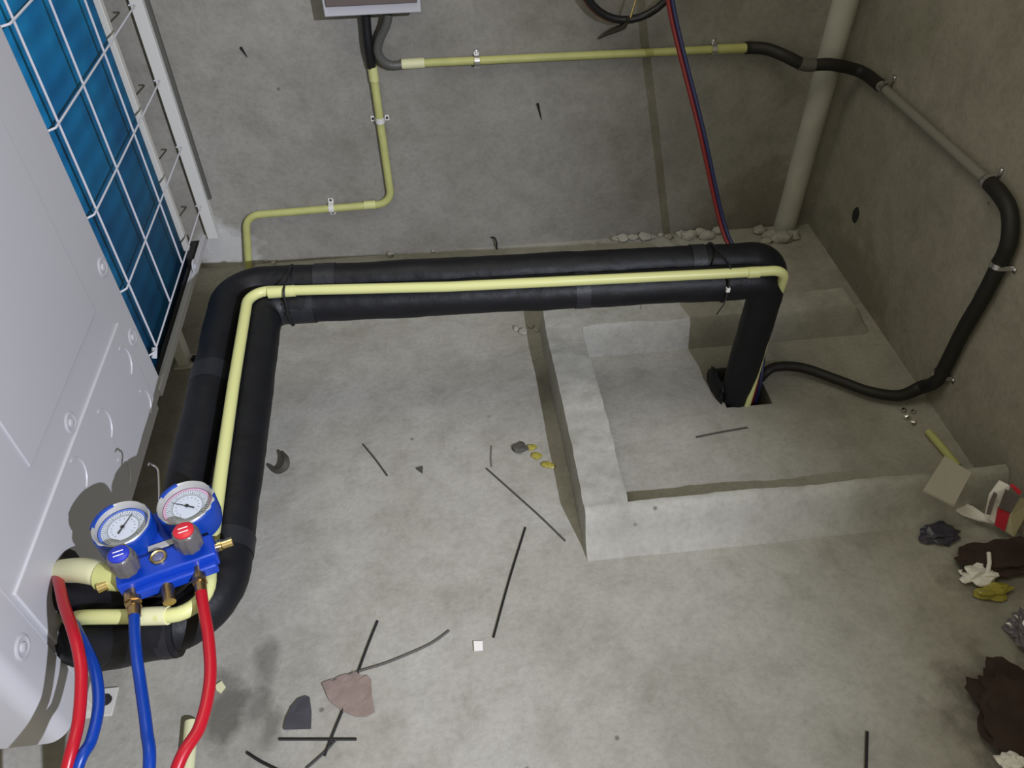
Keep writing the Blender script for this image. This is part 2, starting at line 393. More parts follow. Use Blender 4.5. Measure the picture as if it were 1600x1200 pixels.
# side panel with its opening
OY0, OZ0 = 1.372, 0.256
bm = bmesh.new()
def pframe(bm):
    ycs = [0.68, OY0]; 
    add_box(bm, (XU - 0.10, 0.68, ZB), (XU, OY0, ZT))
sp_bm = bmesh.new(); add_box(sp_bm, (XU - 0.10, 0.672, ZB + .004), (XU, OY0, ZT))
sp = obj('side_panel', sp_bm, WHITE_M, unit, bevel=0.004)
# front corner cover, rounded
rc = 0.03; prof = [(-1.40, YF)]
for k in range(9):
    a = -pi / 2 + (pi / 2) * k / 8; prof.append((XU + 0.004 - rc + rc * cos(a), YF + rc + rc * sin(a)))
prof += [(XU + 0.004, 0.668), (XU - 0.05, 0.668), (-1.40, 0.62)]
cbm = slab([(x, y, ZB - 0.012) for x, y in prof], ZT - ZB + 0.01)
obj('front_cover', cbm, WHITE_M, unit)
# pressed service panel below the horizontal seam, proud of the side
sv = obj('service_panel', box((XU - 0.002, 0.682, ZB + 0.002), (XU + 0.005, 1.30, 0.487)), WHITE_M, unit, bevel=0.003)
obj('pressed_panel', box((XU - 0.002, 0.86, 0.56), (XU + 0.003, 1.242, 1.0)), WHITE_M, unit, bevel=0.003)
# base rail
obj('base_rail', box((XU - 0.009, 1.34, ZB), (XU + 0.004, YB + 0.03, OZ0)), WHITE_M, unit, bevel=0.002)
obj('base_pan', box((XU - 0.20, 1.34, ZB), (XU - 0.008, YB + 0.028, ZB + .005)), DARK_M, unit)
obj('top_cover', box((-1.41, YF - .005, ZT), (XU + 0.01, YB + 0.03, ZT + 0.03)), WHITE_M, unit, bevel=0.006)
obj('corner_post', box((XU - 0.078, YB - 0.022, OZ0 - 0.015), (XU - 0.036, YB - 0.002, ZT)), GALV_M, unit, bevel=0.002)
# coil with a rounded rear corner
rc = 0.06; path = [(XU - 0.028, OY0 - 0.02)]
path += [(XU - 0.028, OY0 + 0.1 * k) for k in range(1, 5)]
for k in range(7):
    a = (pi / 2) * k / 6; path.append((XU - 0.028 - rc + rc * cos(a), YB - 0.03 - rc + rc * sin(a)))
path.append((-1.38, YB - 0.03))
bm = bmesh.new(); A = [bm.verts.new((x, y, OZ0 - 0.03)) for x, y in path]; B = [bm.verts.new((x, y, ZT - 0.002)) for x, y in path]
for k in range(len(path) - 1): bm.faces.new((A[k], A[k+1], B[k+1], B[k]))
co = obj('coil', bm, COIL_M, unit); sm = co.modifiers.new('s', 'SOLIDIFY'); sm.thickness = 0.02; sm.offset = 1 if False else -1
tag(co, 'blue finned condenser coil')
# wire guard
bm = bmesh.new(); GX = XU + 0.004
ZR = [0.329 + 0.1765 * k for k in range(7)]
for y in (1.408, 1.568, 1.724): add_tube(bm, [(GX, y, 0.325), (GX, y, 0.9), (GX, y, ZT - 0.005)], 0.0024, 8)
for z in ZR:
    add_tube(bm, fillet([(GX - 0.02, 1.36, z), (GX + 0.003, 1.385, z), (GX + 0.003, 1.992, z), (GX - 0.012, 1.992, z)], [0.008, 0.005], 5, 0.1), 0.0021, 8)
for (y, z) in ((1.40, 0.329), (1.40, 1.39)):
    add_tube(bm, [(GX, y, z), (GX - 0.005, y - 0.012, z - 0.02)], 0.006, 8)
obj('wire_guard', bm, WIRE_M, unit)
# screws in pressed dishes
def dish(y, z, x=XU):
    o = obj('screw', lathe((x, y, z), (1, 0, 0), [(0.020, -0.002), (0.020, 0.001), (0.016, 0.0025), (0.011, 0.0008), (0.0075, 0.001), (0.0075, 0.0035), (0.005, 0.0045), (0.0, 0.0046)], 24), WHITE_M, unit)
for y, z, x in ((1.342, 0.591, XU), (1.334, 0.417, XU), (1.006, 0.506, XU), (0.632, 0.424, XU + 0.004), (1.80, 0.262, XU + 0.004)): dish(y, z, x)
# round knock-outs
for (y, z, x) in ((1.075, 0.415, XU + 0.005), (1.245, 0.30, XU + 0.005), (1.055, 0.30, XU + 0.005), (0.935, 0.44, XU + 0.005), (1.245, 0.42, XU + 0.005)):
    bm = bmesh.new(); r = 0.036
    ring = [Vector((x, y + r * cos(a), z + r * sin(a))) for a in [radians(-75 + 150 * k / 24) for k in range(25)]]
    add_tube(bm, ring, 0.0024, 6); obj('knockout', bm, WHITE_M, unit)
# near-black plate, its colour standing in for the shade inside the pipe entry
pe = [px(u, v, XU + 0.003) for u, v in ((88, 892), (91, 874), (98, 862), (106, 858), (114, 862), (122, 873), (124, 900), (124, 1030), (108, 1034), (106, 1005), (98, 960), (90, 920))]
obj('pipe_entry', slab(pe, 0.004, Vector((1, 0, 0))), DARK_M, unit)
# stand feet
for yy in (0.745, 1.72):
    ft = obj('foot', box((-0.765, yy - 0.02, 0), (-0.735, yy + 0.02, ZB + 0.001)), GALV_M, unit, bevel=0.002)
    bmf = bmesh.new(); add_box(bmf, (-0.775, yy - 0.03, 0), (-0.705, yy + 0.025, 0.006)); obj('foot_plate', bmf, GALV_M, ft, bevel=0.001)
    obj('anchor_bolt', lathe((-0.722, yy, 0.006), (0, 0, 1), [(0.011, 0), (0.011, 0.004), (0.006, 0.0045), (0.006, 0.012), (0, 0.0122)], 12), DARK_M, ft)
for yy in (0.735, 1.72):
    obj('foot', box((-1.36, yy - 0.02, 0), (-1.32, yy + 0.02, ZB + 0.02)), GALV_M, unit, bevel=0.002)

# ------------------------------------------------------------------ insulated pipe pair
R = 0.04; ZP = 0.40
def lag_r(seed, collars=()):
    def f(i, a, p):
        k = 1 + 0.05 * noise.noise(p * 12 + Vector((seed, cos(a) * .8, sin(a) * .8))) + 0.022 * noise.noise(p * 45 + Vector((seed, cos(a) * 2, sin(a) * 2)))
        for c, wd, am in collars:
            dd = (p - Vector(c)).length
            if dd < wd: k += am
        return k
    return f
def lagging(name, path, rads, label, seed, collars=(), joints=()):
    t = tag(obj(name, tube(fillet(path, rads, 9, 0.008), R, 28, lag_r(seed, collars)), LAG_M), label, 'pipe', 'black lagged pipes')
    pts = fillet(path, rads, 9, 0.008)
    for (c, wd) in joints:
        i = min(range(len(pts)), key=lambda q: (pts[q] - Vector(c)).length)
        k = max(1, int(wd / 0.008)); seg = pts[max(0, i - k):i + k + 1]
        obj('tape_band', tube(seg, R * 1.035, 28, lambda i, a, p: 1 + 0.02 * noise.noise(p * 50)), LAGT_M, t)
    return t
xl_o, xl_i = -0.490, -0.408          # the two mid runs
outer = [(XU - 0.02, 0.730, ZP), (xl_i + 0.018, 0.722, ZP)]
# outer at the back/left corner is the back pipe of the front run as well
back_pipe = [(XU - 0.03, 0.775, 0.352), (-0.60, 0.742, 0.385), (-0.545, 0.732, ZP), (-0.482, 0.730, ZP), (xl_o - 0.002, 1.512, ZP), (0.772, 1.462, ZP), (0.770, 1.480, -0.12)]
front_pipe = [(XU - 0.03, 0.735, 0.285), (-0.60, 0.676, 0.330), (-0.52, 0.652, 0.385), (-0.46, 0.648, ZP), (-0.392, 0.648, ZP), (xl_i, 1.425, ZP), (0.729, 1.380, ZP), (0.732, 1.410, -0.12)]
lagging('insulated_pipe', back_pipe, [0.08, 0.1, 0.04, 0.075, 0.06], 'black foam-lagged pipe of the pair, nearer the wall and the white unit', 1,
        joints=[((-0.28, 1.505, ZP), 0.03), ((0.58, 1.47, ZP), 0.02), ((-0.486, 1.2, ZP), 0.03)])
lagging('insulated_pipe', front_pipe, [0.08, 0.08, 0.1, 0.10, 0.045, 0.045], 'black foam-lagged pipe of the pair, on the room side, carrying the yellow tube', 5,
        collars=[((-0.33, 1.42, ZP), 0.03, 0.03)], joints=[((-0.345, 1.421, ZP), 0.05), ((0.30, 1.4, ZP), 0.02), ((-0.40, 0.79, ZP), 0.02), ((-0.46, 0.648, ZP), 0.03)])
# torn foam collar at the opening
obj_c = obj('foam_collar', rock((0.690, 1.44, 0.008), (0.016, 0.06, 0.045), 3, jag=0.35, sub=3), LAG_M)
tag(obj_c, 'torn lump of black foam packed at the floor opening by the pipe foot', 'foam')

# yellow tube on top of the pair
ZC = 0.4515
cpath = [pz(150, 964, ZC - 0.02), pz(250, 963, ZC), pz(318, 948, ZC), pz(327, 880, ZC), pz(345, 740, ZC), pz(365, 600, ZC), pz(384, 478, ZC), pz(418, 456, ZC),
         pz(450, 455, ZC), pz(700, 448, ZC), pz(1140, 427, ZC), pz(1180, 425, ZC)]
for p in cpath[1:]: p.z = ZC
P = cpath
pth = catmull([px(96, 970, XU - .02), px(104, 968, XU), pz(125, 965, ZC - .05), P[0], P[1]], 5)[:-1] + [P[1]] + fillet([P[1], Vector((P[2].x + 0.008, P[1].y, ZC)), P[3]], 0.045, 8, 0.02)[1:-1] + [P[3], P[4], P[5]]
corner = Vector((P[5].x, P[8].y + 0.004, ZC))
pth += fillet([P[5], Vector((P[6].x, P[6].y + 0.05, ZC)), P[9]], 0.04, 8, 0.02)[1:-1] + [P[9], P[10]]
e0 = pz(1200, 424, ZC); e0.z = ZC
drop = [P[10], Vector((0.744, e0.y, ZC)), py(1209, 478, 1.385), py(1192, 540, 1.392), py(1169, 622, 1.374), Vector((0.752, 1.378, -0.06))]
dd = fillet([drop[0], drop[1], drop[2]], 0.035, 8, 0.02)[1:-1] + catmull(drop[2:], 6)
pth += dd
yt = tag(obj('yellow_tube', tube(pth, 0.0112, 16), YEL_M), 'long pale yellow plastic tube lying on the black lagged pipes', 'tube')
# couplings of the yellow tube
def sleeve(a, b, r, m, par, name='coupling'):
    a, b = Vector(a), Vector(b); return obj(name, tube([a, a.lerp(b, .5), b], r, 18), m, par)
sleeve(Vector((P[7].x - .0, P[8].y + .012, ZC)) + Vector((0.002, -0.012, 0)), P[8] + Vector((0.015, 0, 0)), 0.0128, YEL_M, yt)
sleeve(P[0].lerp(P[1], .62), P[1] + Vector((0.012, 0, 0)), 0.0135, CREAM_M, yt)
sleeve(pz(1168, 426, ZC), pz(1186, 425, ZC), 0.0125, YEL_M, yt)

# cable ties round the bundle
def tie(x, y0, y1, lab, tail):
    yt_ = min(yt.data.vertices, key=lambda v: abs(v.co.x - x) + (1 if v.co.z < ZC else 0)).co.y
    cs = [(y0, ZP, 0.0430), (y1, ZP, 0.0430), (yt_, ZC, 0.0135)]
    P2 = sorted({(round(a + r * cos(2*pi*k/32), 5), round(b + r * sin(2*pi*k/32), 5)) for a, b, r in cs for k in range(32)})
    def half(ps):
        h = []
        for p in ps:
            while len(h) > 1 and (h[-1][0]-h[-2][0])*(p[1]-h[-2][1]) - (h[-1][1]-h[-2][1])*(p[0]-h[-2][0]) <= 0: h.pop()
            h.append(p)
        return h[:-1]
    loop = half(P2) + half(P2[::-1]); loop.append(loop[0])
    bm = bmesh.new(); add_tube(bm, [(x, a, b) for a, b in loop], 0.0026, 8, cap=False)
    o = tag(obj('cable_tie', bm, TIE_M), lab, 'cable tie')
    obj('tie_head', box((x - 0.004, y0 - 0.046, ZP + 0.008), (x + 0.004, y0 - 0.038, ZP + 0.018)), STR_M if tail else TIE_M, o)
    if tail: obj('tie_tail', tube([(x, y0 - .042, ZP + .006), (x - .006, y0 - .052, ZP - .02), (x - .02, y0 - .056, ZP - .045)], 0.0016, 6), TIE_M, o)
tie(-0.350, 1.421, 1.503, 'black cable tie round the pipe pair near the left bend', False)
tie(0.618, 1.385, 1.468, 'black cable tie round the pipe pair near the right end', True)
# thick cream tube at the unit entry
b = pz(166, 899, 0.462)
ct = tag(obj('cream_tube', tube(catmull([px(84, 895, XU - .03), px(95, 893, XU + .004), pz(122, 891, 0.435), pz(145, 894, 0.455), b, b + Vector((.05, -.012, -.002))], 6), 0.0192, 22), CREAM_M),
         'thick cream plastic tube coming out of the white unit above the black pipes', 'tube')
sleeve(b + Vector((-.01, 0.0, 0)), b + Vector((.03, -.008, 0)), 0.0205, YELD_M, ct)

# ------------------------------------------------------------------ manifold gauge set
ZM = 0.463
G1 = pz(189, 819, 0.520); G2 = pz(290, 786, 0.520)
ux = (G2 - G1); ux.z = 0; ux.normalize(); vx = Vector((-ux.y, ux.x, 0)); up = Vector((0, 0, 1))
mc = (G1 + G2) / 2; mc.z = ZM
def ml(a, b, c=0.0): return mc + ux * a + vx * b + up * c      # local point
def obox(bm, a0, a1, b0, b1, c0, c1, mi=0):
    vs = add_box(bm, (a0, b0, c0), (a1, b1, c1), mi)
    for v in vs: v.co = ml(*v.co)
man = thing('gauge_manifold', 'blue refrigerant manifold with two round gauges lying on the black pipes', 'gauge', tuple(mc))
K1 = pz(181, 866, 0.548); K2 = pz(286, 828, 0.548)
def loc(p): d = p - mc; return d.dot(ux), d.dot(vx)
k1, k2 = loc(K1), loc(K2); g1, g2 = loc(G1), loc(G2)
by = (k1[1] + k2[1]) / 2
bm = bmesh.new()
obox(bm, k1[0] - 0.018, k2[0] + 0.030, by - 0.020, by + 0.020, 0.006, 0.036)
body = obj('manifold_body', bm, BLUEB_M, man, bevel=0.003)
bm = bmesh.new(); obox(bm, k1[0] - 0.008, k2[0] + 0.026, by - 0.031, by - 0.018, 0.002, 0.022); obj('port_block', bm, BLUEB_M, man, bevel=0.003)
bm = bmesh.new(); obox(bm, -0.052, 0.052, by + 0.012, 0.030, 0.002, 0.026); obj('bracket', bm, BLUEB_M, man, bevel=0.004)
bm = bmesh.new(); obox(bm, -0.022, 0.020, by + 0.030, by + 0.041, 0.026, 0.029)
obj('name_plate', bm, RIM_M, man, bevel=0.001)
def gauge(gl, ringm, seed, needle_a, nm):
    c = ml(gl[0], gl[1], 0.0)
    g = obj('gauge', lathe(c, up, [(0.034, 0.002), (0.042, 0.006), (0.0443, 0.020), (0.0443, 0.050), (0.0435, 0.0555), (0.041, 0.0575), (0.0395, 0.056), (0.0395, 0.044), (0.0, 0.044)], 64), BLUE_M, man)
    # silver rim with a scalloped edge
    bm = bmesh.new(); sg = 72
    rows = [[], [], [], []]
    for k in range(sg):
        a = 2 * pi * k / sg; ro = 0.0425 + 0.0016 * noise.noise(Vector((cos(a) * 4 + seed, sin(a) * 4, 0)))
        if seed == 2 and -0.9 < ((a + pi) % (2 * pi) - pi) < 0.5: ro += 0.0018 * sin(a * 16)
        for r_, (rr, hh) in enumerate(((ro, 0.0585), (0.0408, 0.0605), (0.0392, 0.0588), (0.0368, 0.048))):
            rows[r_].append(bm.verts.new(c + ux * (rr * cos(a)) + vx * (rr * sin(a)) + up * hh))
    for r_ in range(3):
        for k in range(sg): bm.faces.new((rows[r_][k], rows[r_][(k+1) % sg], rows[r_+1][(k+1) % sg], rows[r_+1][k]))
    obj('rim', bm, RIM_M, g)
    if True:    # flap of the rubber boot over the rim, far side
        bm = bmesh.new(); prev = None
        for k in range(17):
            a = radians(100 + (70 if seed == 1 else 45) * k / 16)
            q = [bm.verts.new(c + ux * (rr * cos(a)) + vx * (rr * sin(a)) + up * hh) for rr, hh in ((0.0446, 0.052), (0.0435, 0.0605), (0.0385, 0.0625), (0.037, 0.059))]
            if prev:
                for j in range(3): bm.faces.new((prev[j], q[j], q[j+1], prev[j+1]))
            prev = q
        obj('boot_lip', bm, BLUE_M, g)
    bm = bmesh.new(); zz = 0.0475
    for i, (r0, r1) in enumerate(((0.0362, 0.0325), (0.0325, 0.0318), (0.0318, 0.0270), (0.0270, 0.0235), (0.0235, 0.0220), (0.0220, 0.0001))):
        add_disc(bm, c, up, r0, r1, zz, zz, 48, mi=i)
    d = obj('dial', bm, [ringm, DGREY_M, FACE_M, LGREY_M, DGREY_M, FACE_M], g)
    bm = bmesh.new()
    for k in range(40):
        a = radians(-45 + 270 * k / 39); L_ = 0.0035 if k % 4 else 0.0055
        p0 = c + ux * (0.0312 * cos(a)) + vx * (0.0312 * sin(a)) + up * 0.0478; p1 = c + ux * ((0.0312 - L_) * cos(a)) + vx * ((0.0312 - L_) * sin(a)) + up * 0.0478
        add_tube(bm, [p0, p1], 0.0003, 4)
        if k % 3 == 0:
            p0 = c + ux * (0.0185 * cos(a)) + vx * (0.0185 * sin(a)) + up * 0.0478; p1 = c + ux * (0.0160 * cos(a)) + vx * (0.0160 * sin(a)) + up * 0.0478
            add_tube(bm, [p0, p1], 0.0003, 4)
    obj('dial_marks', bm, DARK_M, g)
    bm = bmesh.new(); dr = ux * cos(needle_a) + vx * sin(needle_a)
    add_tube(bm, [c - dr * 0.012 + up * 0.0495, c + up * 0.0495, c + dr * 0.026 + up * 0.0495], lambda t: 0.0012 - 0.0008 * t, 6)
    add_disc(bm, c, up, 0.003, 0.0001, 0.0505, 0.0505, 16)
    obj('needle', bm, DARK_M, g)
    # thin glass edge ring giving the reflex
    return g
gauge(g1, DBLUE_M, 1, radians(52), 'low')
gauge(g2, PINK_M, 2, radians(142), 'high')
def knob(kl, m, lab):
    c = ml(kl[0], kl[1], 0.036)
    k = obj('knob', lathe(c, up, [(0.008, -0.002), (0.008, 0.010), (0.018, 0.011), (0.019, 0.014), (0.0192, 0.036), (0.0175, 0.044), (0.0148, 0.046), (0.0, 0.046)], 60, (10, 0.035, 0.0165)), GREY_M, man)
    cp = obj('knob_cap', lathe(c, up, [(0.0145, 0.045), (0.0145, 0.0485), (0.0135, 0.0492), (0.0, 0.0493)], 36), m, k)
    bm = bmesh.new()
    for s in (-0.0035, 0.0035):
        add_tube(bm, [c + ux * (-0.007) + vx * s + up * 0.0494, c + ux * 0.007 + vx * s + up * 0.0494], 0.0009, 5)
    obj('cap_marks', bm, STR_M, k)
knob((k1[0] + .003, k1[1] - .0), BLUEC_M, 'b'); knob(k2, RED_M, 'r')
# sight glass
sg_ = loc(pz(248, 871, ZM + .037))
sgc = ml(sg_[0], sg_[1], 0.036)
s_ = obj('sight_glass', lathe(sgc, up, [(0.0125, 0), (0.0125, 0.004), (0.0108, 0.005), (0.0085, 0.0042), (0.0085, 0.001), (0, 0.001)], 32), BRASSL_M, man)
obj('lens', lathe(sgc, up, [(0.0082, 0.001), (0.0082, 0.0025), (0.004, 0.0036), (0, 0.0038)], 24), mat('sight_lens', (0.12, 0.13, 0.25), 0.1), s_)
# ports (brass) and hoses
def fitting(pts, radii, par=man, name='fitting', m=BRASS_M, seg=18):
    bm = bmesh.new()
    for i in range(len(radii)):
        a, b = Vector(pts[i]), Vector(pts[i + 1]); add_tube(bm, [a, a.lerp(b, .5), b], radii[i], 6 if abs(radii[i] - 0.0112) < 1e-6 else seg)
    return obj(name, bm, m, par)
zf = 0.476
p1 = [pz(204, 902, zf), pz(205.5, 921, zf), pz(208, 942, zf), pz(209.5, 949, zf), pz(210, 963, zf)]
fitting(p1, [0.0075, 0.0118, 0.0112, 0.0092])
p3 = [pz(308, 872, zf), pz(309.5, 888, zf), pz(311.5, 906, zf), pz(313, 912, zf), pz(314, 926, zf)]
fitting(p3, [0.0075, 0.0098, 0.0112, 0.0088])
p2 = [pz(247, 893, zf), pz(256, 907, zf), pz(262, 918, zf), pz(265, 941, zf)]
fitting(p2, [0.0105, 0.0085, 0.0092])
q = [pz(332, 856, zf), pz(341, 853, zf), pz(347, 851.5, zf), pz(363, 846, zf)]
fitting(q, [0.007, 0.0092, 0.0075], m=BRASSL_M)
q = [pz(176, 905, .468), pz(168, 914, .468), pz(153, 920, .468)]
fitting(q, [0.005, 0.0075], m=BRASSL_M)
# hanging hook
hk = [ml(0.0, 0.030, 0.016), ml(0.002, 0.05, 0.018), pz(248, 742, .487), pz(245, 731, .49), pz(239, 727, .492), pz(234, 724, .50), pz(232, 729, .502)]
obj('hook', tube(catmull(hk, 6), 0.0018, 8), METAL_M, man)
def hose(name, pts, r, m, lab, ferr=None):
    o = tag(obj(name, tube(catmull(pts, 10), r, 20), m), lab, 'hose', 'refrigerant charging hoses'); return o
HR = 0.0078
def off(p, dx, dy, z): return Vector((p.x + dx, p.y + dy, z))
b_end = [pz(219, 1065, .47), pz(229, 1140, .468), pz(233, 1205, .462)]
hose('charging_hose', [pz(209.7, 955, zf), pz(210.5, 990, zf), pz(214, 1030, .474)] + b_end + [off(b_end[-1], -.01, -.12, .40), off(b_end[-1], -.03, -.30, .2), off(b_end[-1], -.05, -.45, .012), off(b_end[-1], -.06, -.7, .0082)], HR, BH_M,
     'blue hose screwed to the brass port under the blue knob')
r_end = [pz(328, 1065, .47), pz(312, 1135, .465), pz(275, 1205, .46)]
hose('charging_hose', [pz(313.5, 918, zf), pz(318, 950, zf), pz(326, 1000, .474)] + r_end + [off(r_end[-1], -.03, -.12, .40), off(r_end[-1], -.05, -.30, .2), off(r_end[-1], -.06, -.5, .012), off(r_end[-1], -.06, -.75, .0082)], HR * 1.06, RH_M,
     'red hose screwed to the brass port under the red knob')
l_end = [pz(127, 1060, .47), pz(122, 1130, .455), pz(104, 1205, .44)]
hose('charging_hose', [px(84, 898, XU - .02), px(91, 908, XU + .02), pz(100, 945, .455), pz(114, 985, .478), pz(123, 1020, .478)] + l_end + [off(l_end[-1], -.03, -.12, .36), off(l_end[-1], -.04, -.30, .15), off(l_end[-1], -.05, -.45, .012), off(l_end[-1], -.05, -.7, .0085)], HR * 1.03, RH_M,
     'glossy red hose leaving the white unit by the cream tube')
l_end = [pz(149, 1050, .45), pz(154, 1100, .445), pz(143, 1155, .44), pz(118, 1215, .43)]
hose('charging_hose', [px(97, 930, XU - .02), px(106, 952, XU + .02), pz(120, 985, .435), pz(134, 1012, .448)] + l_end + [off(l_end[-1], -.03, -.12, .32), off(l_end[-1], -.02, -.28, .12), off(l_end[-1], -.02, -.40, .012), off(l_end[-1], 0.0, -.7, .0085)], HR * 1.0, BH_M,
     'blue hose curving out from beneath the glossy red hose')

# ------------------------------------------------------------------ back wall fittings
# distribution box
bx0, bx1, bz0, by0 = -0.247, -0.008, 0.782, 2.07
db = thing('distribution_box', 'shallow grey metal distribution box on the back wall, only its lower end in view', 'electrical box', ((bx0 + bx1) / 2, YW, bz0))
obj('box_body', box((bx0, by0 + 0.002, bz0), (bx1, YW, bz0 + 0.34)), BOX_M, db, bevel=0.003)
obj('box_door', box((bx0 + 0.008, by0 - 0.006, bz0 + 0.026), (bx1 - 0.008, by0 + 0.004, bz0 + 0.32)), BOXD_M, db, bevel=0.002)
# black conduit drop
yk = YW - 0.03
bc = [py(571, 20, yk + .0), py(573, 45, yk), py(576, 75, yk), py(580, 104, YW - 0.014)]
tag(obj('conduit', tube(catmull(bc, 6), 0.0125, 18), CBLK_M), 'short black flexible conduit from the distribution box down to the yellow conduit', 'conduit')
yy = YW - 0.0135
vc = [py(582, 106, yy), py(607, 312, yy), py(520, 326, yy), py(400, 331, yy), py(386, 418, yy)]
vc[1] = Vector((-0.150, yy, vc[2].z + 0.004)); vc[3] = Vector((-0.594, yy, vc[2].z - 0.004)); vc[4].z = 0.0; vc[4].x = -0.632
foot_ = pz(389, 422, 0.0)
vcpts = fillet([vc[0], vc[1], vc[3], foot_], [0.045, 0.05], 9, 0.05)
yc = tag(obj('conduit', tube(vcpts, 0.0115, 18), YELD_M), 'yellow conduit stepping from under the distribution box down to the floor', 'conduit')
a = vc[0]; d = (vc[1] - vc[0]).normalized(); sleeve(a - d * 0.004, a + d * 0.035, 0.0135, YEL_M, yc)
sleeve(Vector((vc[1].x - .085, yy, vc[1].z)), Vector((vc[1].x - .05, yy, vc[1].z)), 0.013, YEL_M, yc)
# plastic saddles
def saddle(name, c, ax, r, m, lab, base=YW, wall='y', screwm=DARK_M, L_=0.03, wd=0.008):
    """strap over a pipe with axis ax on a wall, ears both sides"""
    c = Vector(c); ax = Vector(ax).normalized()
    nrm = Vector((0, -1, 0)) if wall == 'y' else Vector((-1, 0, 0)); sd = ax.cross(nrm).normalized()
    bm = bmesh.new(); pts = []
    ro = r + 0.0015
    base_d = (Vector((0, base, 0)) - c).dot(-nrm) if wall == 'y' else (Vector((base, 0, 0)) - c).dot(-nrm)
    P_ = [(-L_, -base_d + .0015), (-ro - .002, -base_d + .0015)] + [(ro * cos(t), ro * sin(t)) for t in [pi - pi * k / 10 for k in range(11)]] + [(ro + .002, -base_d + .0015), (L_, -base_d + .0015)]
    prev = None
    for s, h in P_:
        q_ = [bm.verts.new(c + sd * s + nrm * (h + t) + ax * w_) for t, w_ in ((0, -wd), (0, wd), (.0016, wd), (.0016, -wd))]
        if prev:
            for j in range(4): bm.faces.new((prev[j], prev[(j+1) % 4], q_[(j+1) % 4], q_[j]))
        else: bm.faces.new(q_)
        prev = q_
    bm.faces.new(prev[::-1])
    o = tag(obj(name, bm, m), lab, 'clip', 'pipe clips')
    for s in (-L_ + .006, L_ - .006):
        cc = c + sd * s + nrm * (-base_d + .003)
        obj('screw', lathe(cc, nrm, [(0.0035, 0), (0.0035, 0.002), (0.0015, 0.003), (0, 0.003)], 12), screwm, o)
    return o
pa = py(596, 187, yy); d = (vc[1] - vc[0]).normalized(); pa = vc[0] + d * ((pa - vc[0]).dot(d))
saddle('pipe_clip', pa, d, 0.0115, WHITEP_M, 'white plastic clip on the upright yellow conduit under the distribution box', L_=0.026)
saddle('pipe_clip', Vector((-0.334, yy, vc[1].z - 0.002)), (1, 0, 0), 0.0115, WHITEP_M, 'white plastic clip on the low level run of yellow conduit', L_=0.028)
# grey flexible piece and long horizontal run
yh = YW - 0.015
gf = [py(607, 22, YW - .04), py(603, 40, YW - .04), py(593, 62, YW - .035), py(590, 80, YW - .03), py(598, 95, YW - .025), py(612, 102, YW - .02), py(630, 101, yh)]
gc = tag(obj('conduit', tube(catmull(gf, 6), lambda t: 0.0118, 18, lambda i, a, p: 1 + 0.03 * sin(i * 2.2)), DGP_M), 'short dark grey flexible conduit bending under the distribution box', 'conduit')
h0, h1 = py(630, 100, yh), py(1168, 75, yh)
hc = tag(obj('conduit', tube([h0.lerp(h1, k / 20) for k in range(21)], 0.0108, 18), YELD_M), 'long yellow conduit running level high on the back wall', 'conduit')
obj('coupling', tube([h0 - Vector((.004, 0, 0)), h0 + (py(663, 98, yh) - h0)], 0.0135, 18), CREAM_M, hc)
obj('coupling', tube([py(1112, 77.5, yh), h1], 0.0128, 18), YELD_M, hc)
for (u, v, lab) in ((745, 94, 'shiny metal clip on the level yellow conduit left of the hanging cable'), (1115, 77, 'metal clip near the right end of the level yellow conduit')):
    c = py(u, v, yh); t = (c - h0).dot((h1 - h0).normalized()); c = h0 + (h1 - h0).normalized() * t
    saddle('pipe_clip', c, (h1 - h0), 0.0128, METAL_M, lab, screwm=METAL_M, L_=0.026, wd=0.007)
# black lagged drain line: over the corner and down the right wall
xr = XW - 0.022
bl1 = [h1 + Vector((-.006, 0, 0)), h1 + Vector((.012, 0, .0)), py(1200, 77, YW - .03), py(1228, 88, YW - .06), py(1258, 101, YW - .075), py(1300, 101, YW - .08), px(1345, 112, xr), px(1376, 134, xr + .003)]
dl = tag(obj('lagged_line', tube(catmull(bl1, 8), 0.0165, 18, lambda i, a, p: 1 + .06 * noise.noise(p * 30)), BLKH_M), 'black foam-lagged line crossing the corner in front of the drain pipe', 'pipe')
i0 = catmull(bl1, 8); obj('tape_band', tube(i0[30:36], 0.0180, 18), DGP_M, dl)
g0, g1_ = px(1374, 132, xr + .004), px(1549, 289, xr + .004)
gp = tag(obj('conduit', tube([g0.lerp(g1_, k / 12) for k in range(13)], 0.0118, 18), GPIPE_M), 'slanting grey plastic pipe high on the right wall', 'pipe')
sleeve(g0, g0.lerp(g1_, .07), 0.014, GPIPE_M, gp)
bl2 = [g1_ - (g1_ - g0).normalized() * 0.02, px(1560, 300, xr), px(1577, 330, xr - .002), px(1577, 375, xr - .004), px(1562, 412, xr), px(1535, 465, xr), px(1503, 520, xr), px(1478, 570, xr), px(1462, 596, xr - .004),
       Vector((1.195, 1.335, 0.045)), pz(1405, 618, .03), pz(1360, 612, .028), pz(1310, 594, .028), pz(1255, 575, .03), pz(1215, 573, .032), pz(1195, 583, .02), Vector((0.812, 1.46, -0.03))]
bl2p = catmull(bl2, 8); nn_ = len(bl2p)
tag(obj('lagged_line', tube(bl2p, lambda t: 0.0172 if t < .55 else 0.0172 - 0.004 * min(1, (t - .55) / .15), 18, lambda i, a, p: 1 + .05 * noise.noise(p * 30)), BLKH_M),
    'black foam-lagged line dropping down the right wall and along the floor to the pipe opening', 'pipe')
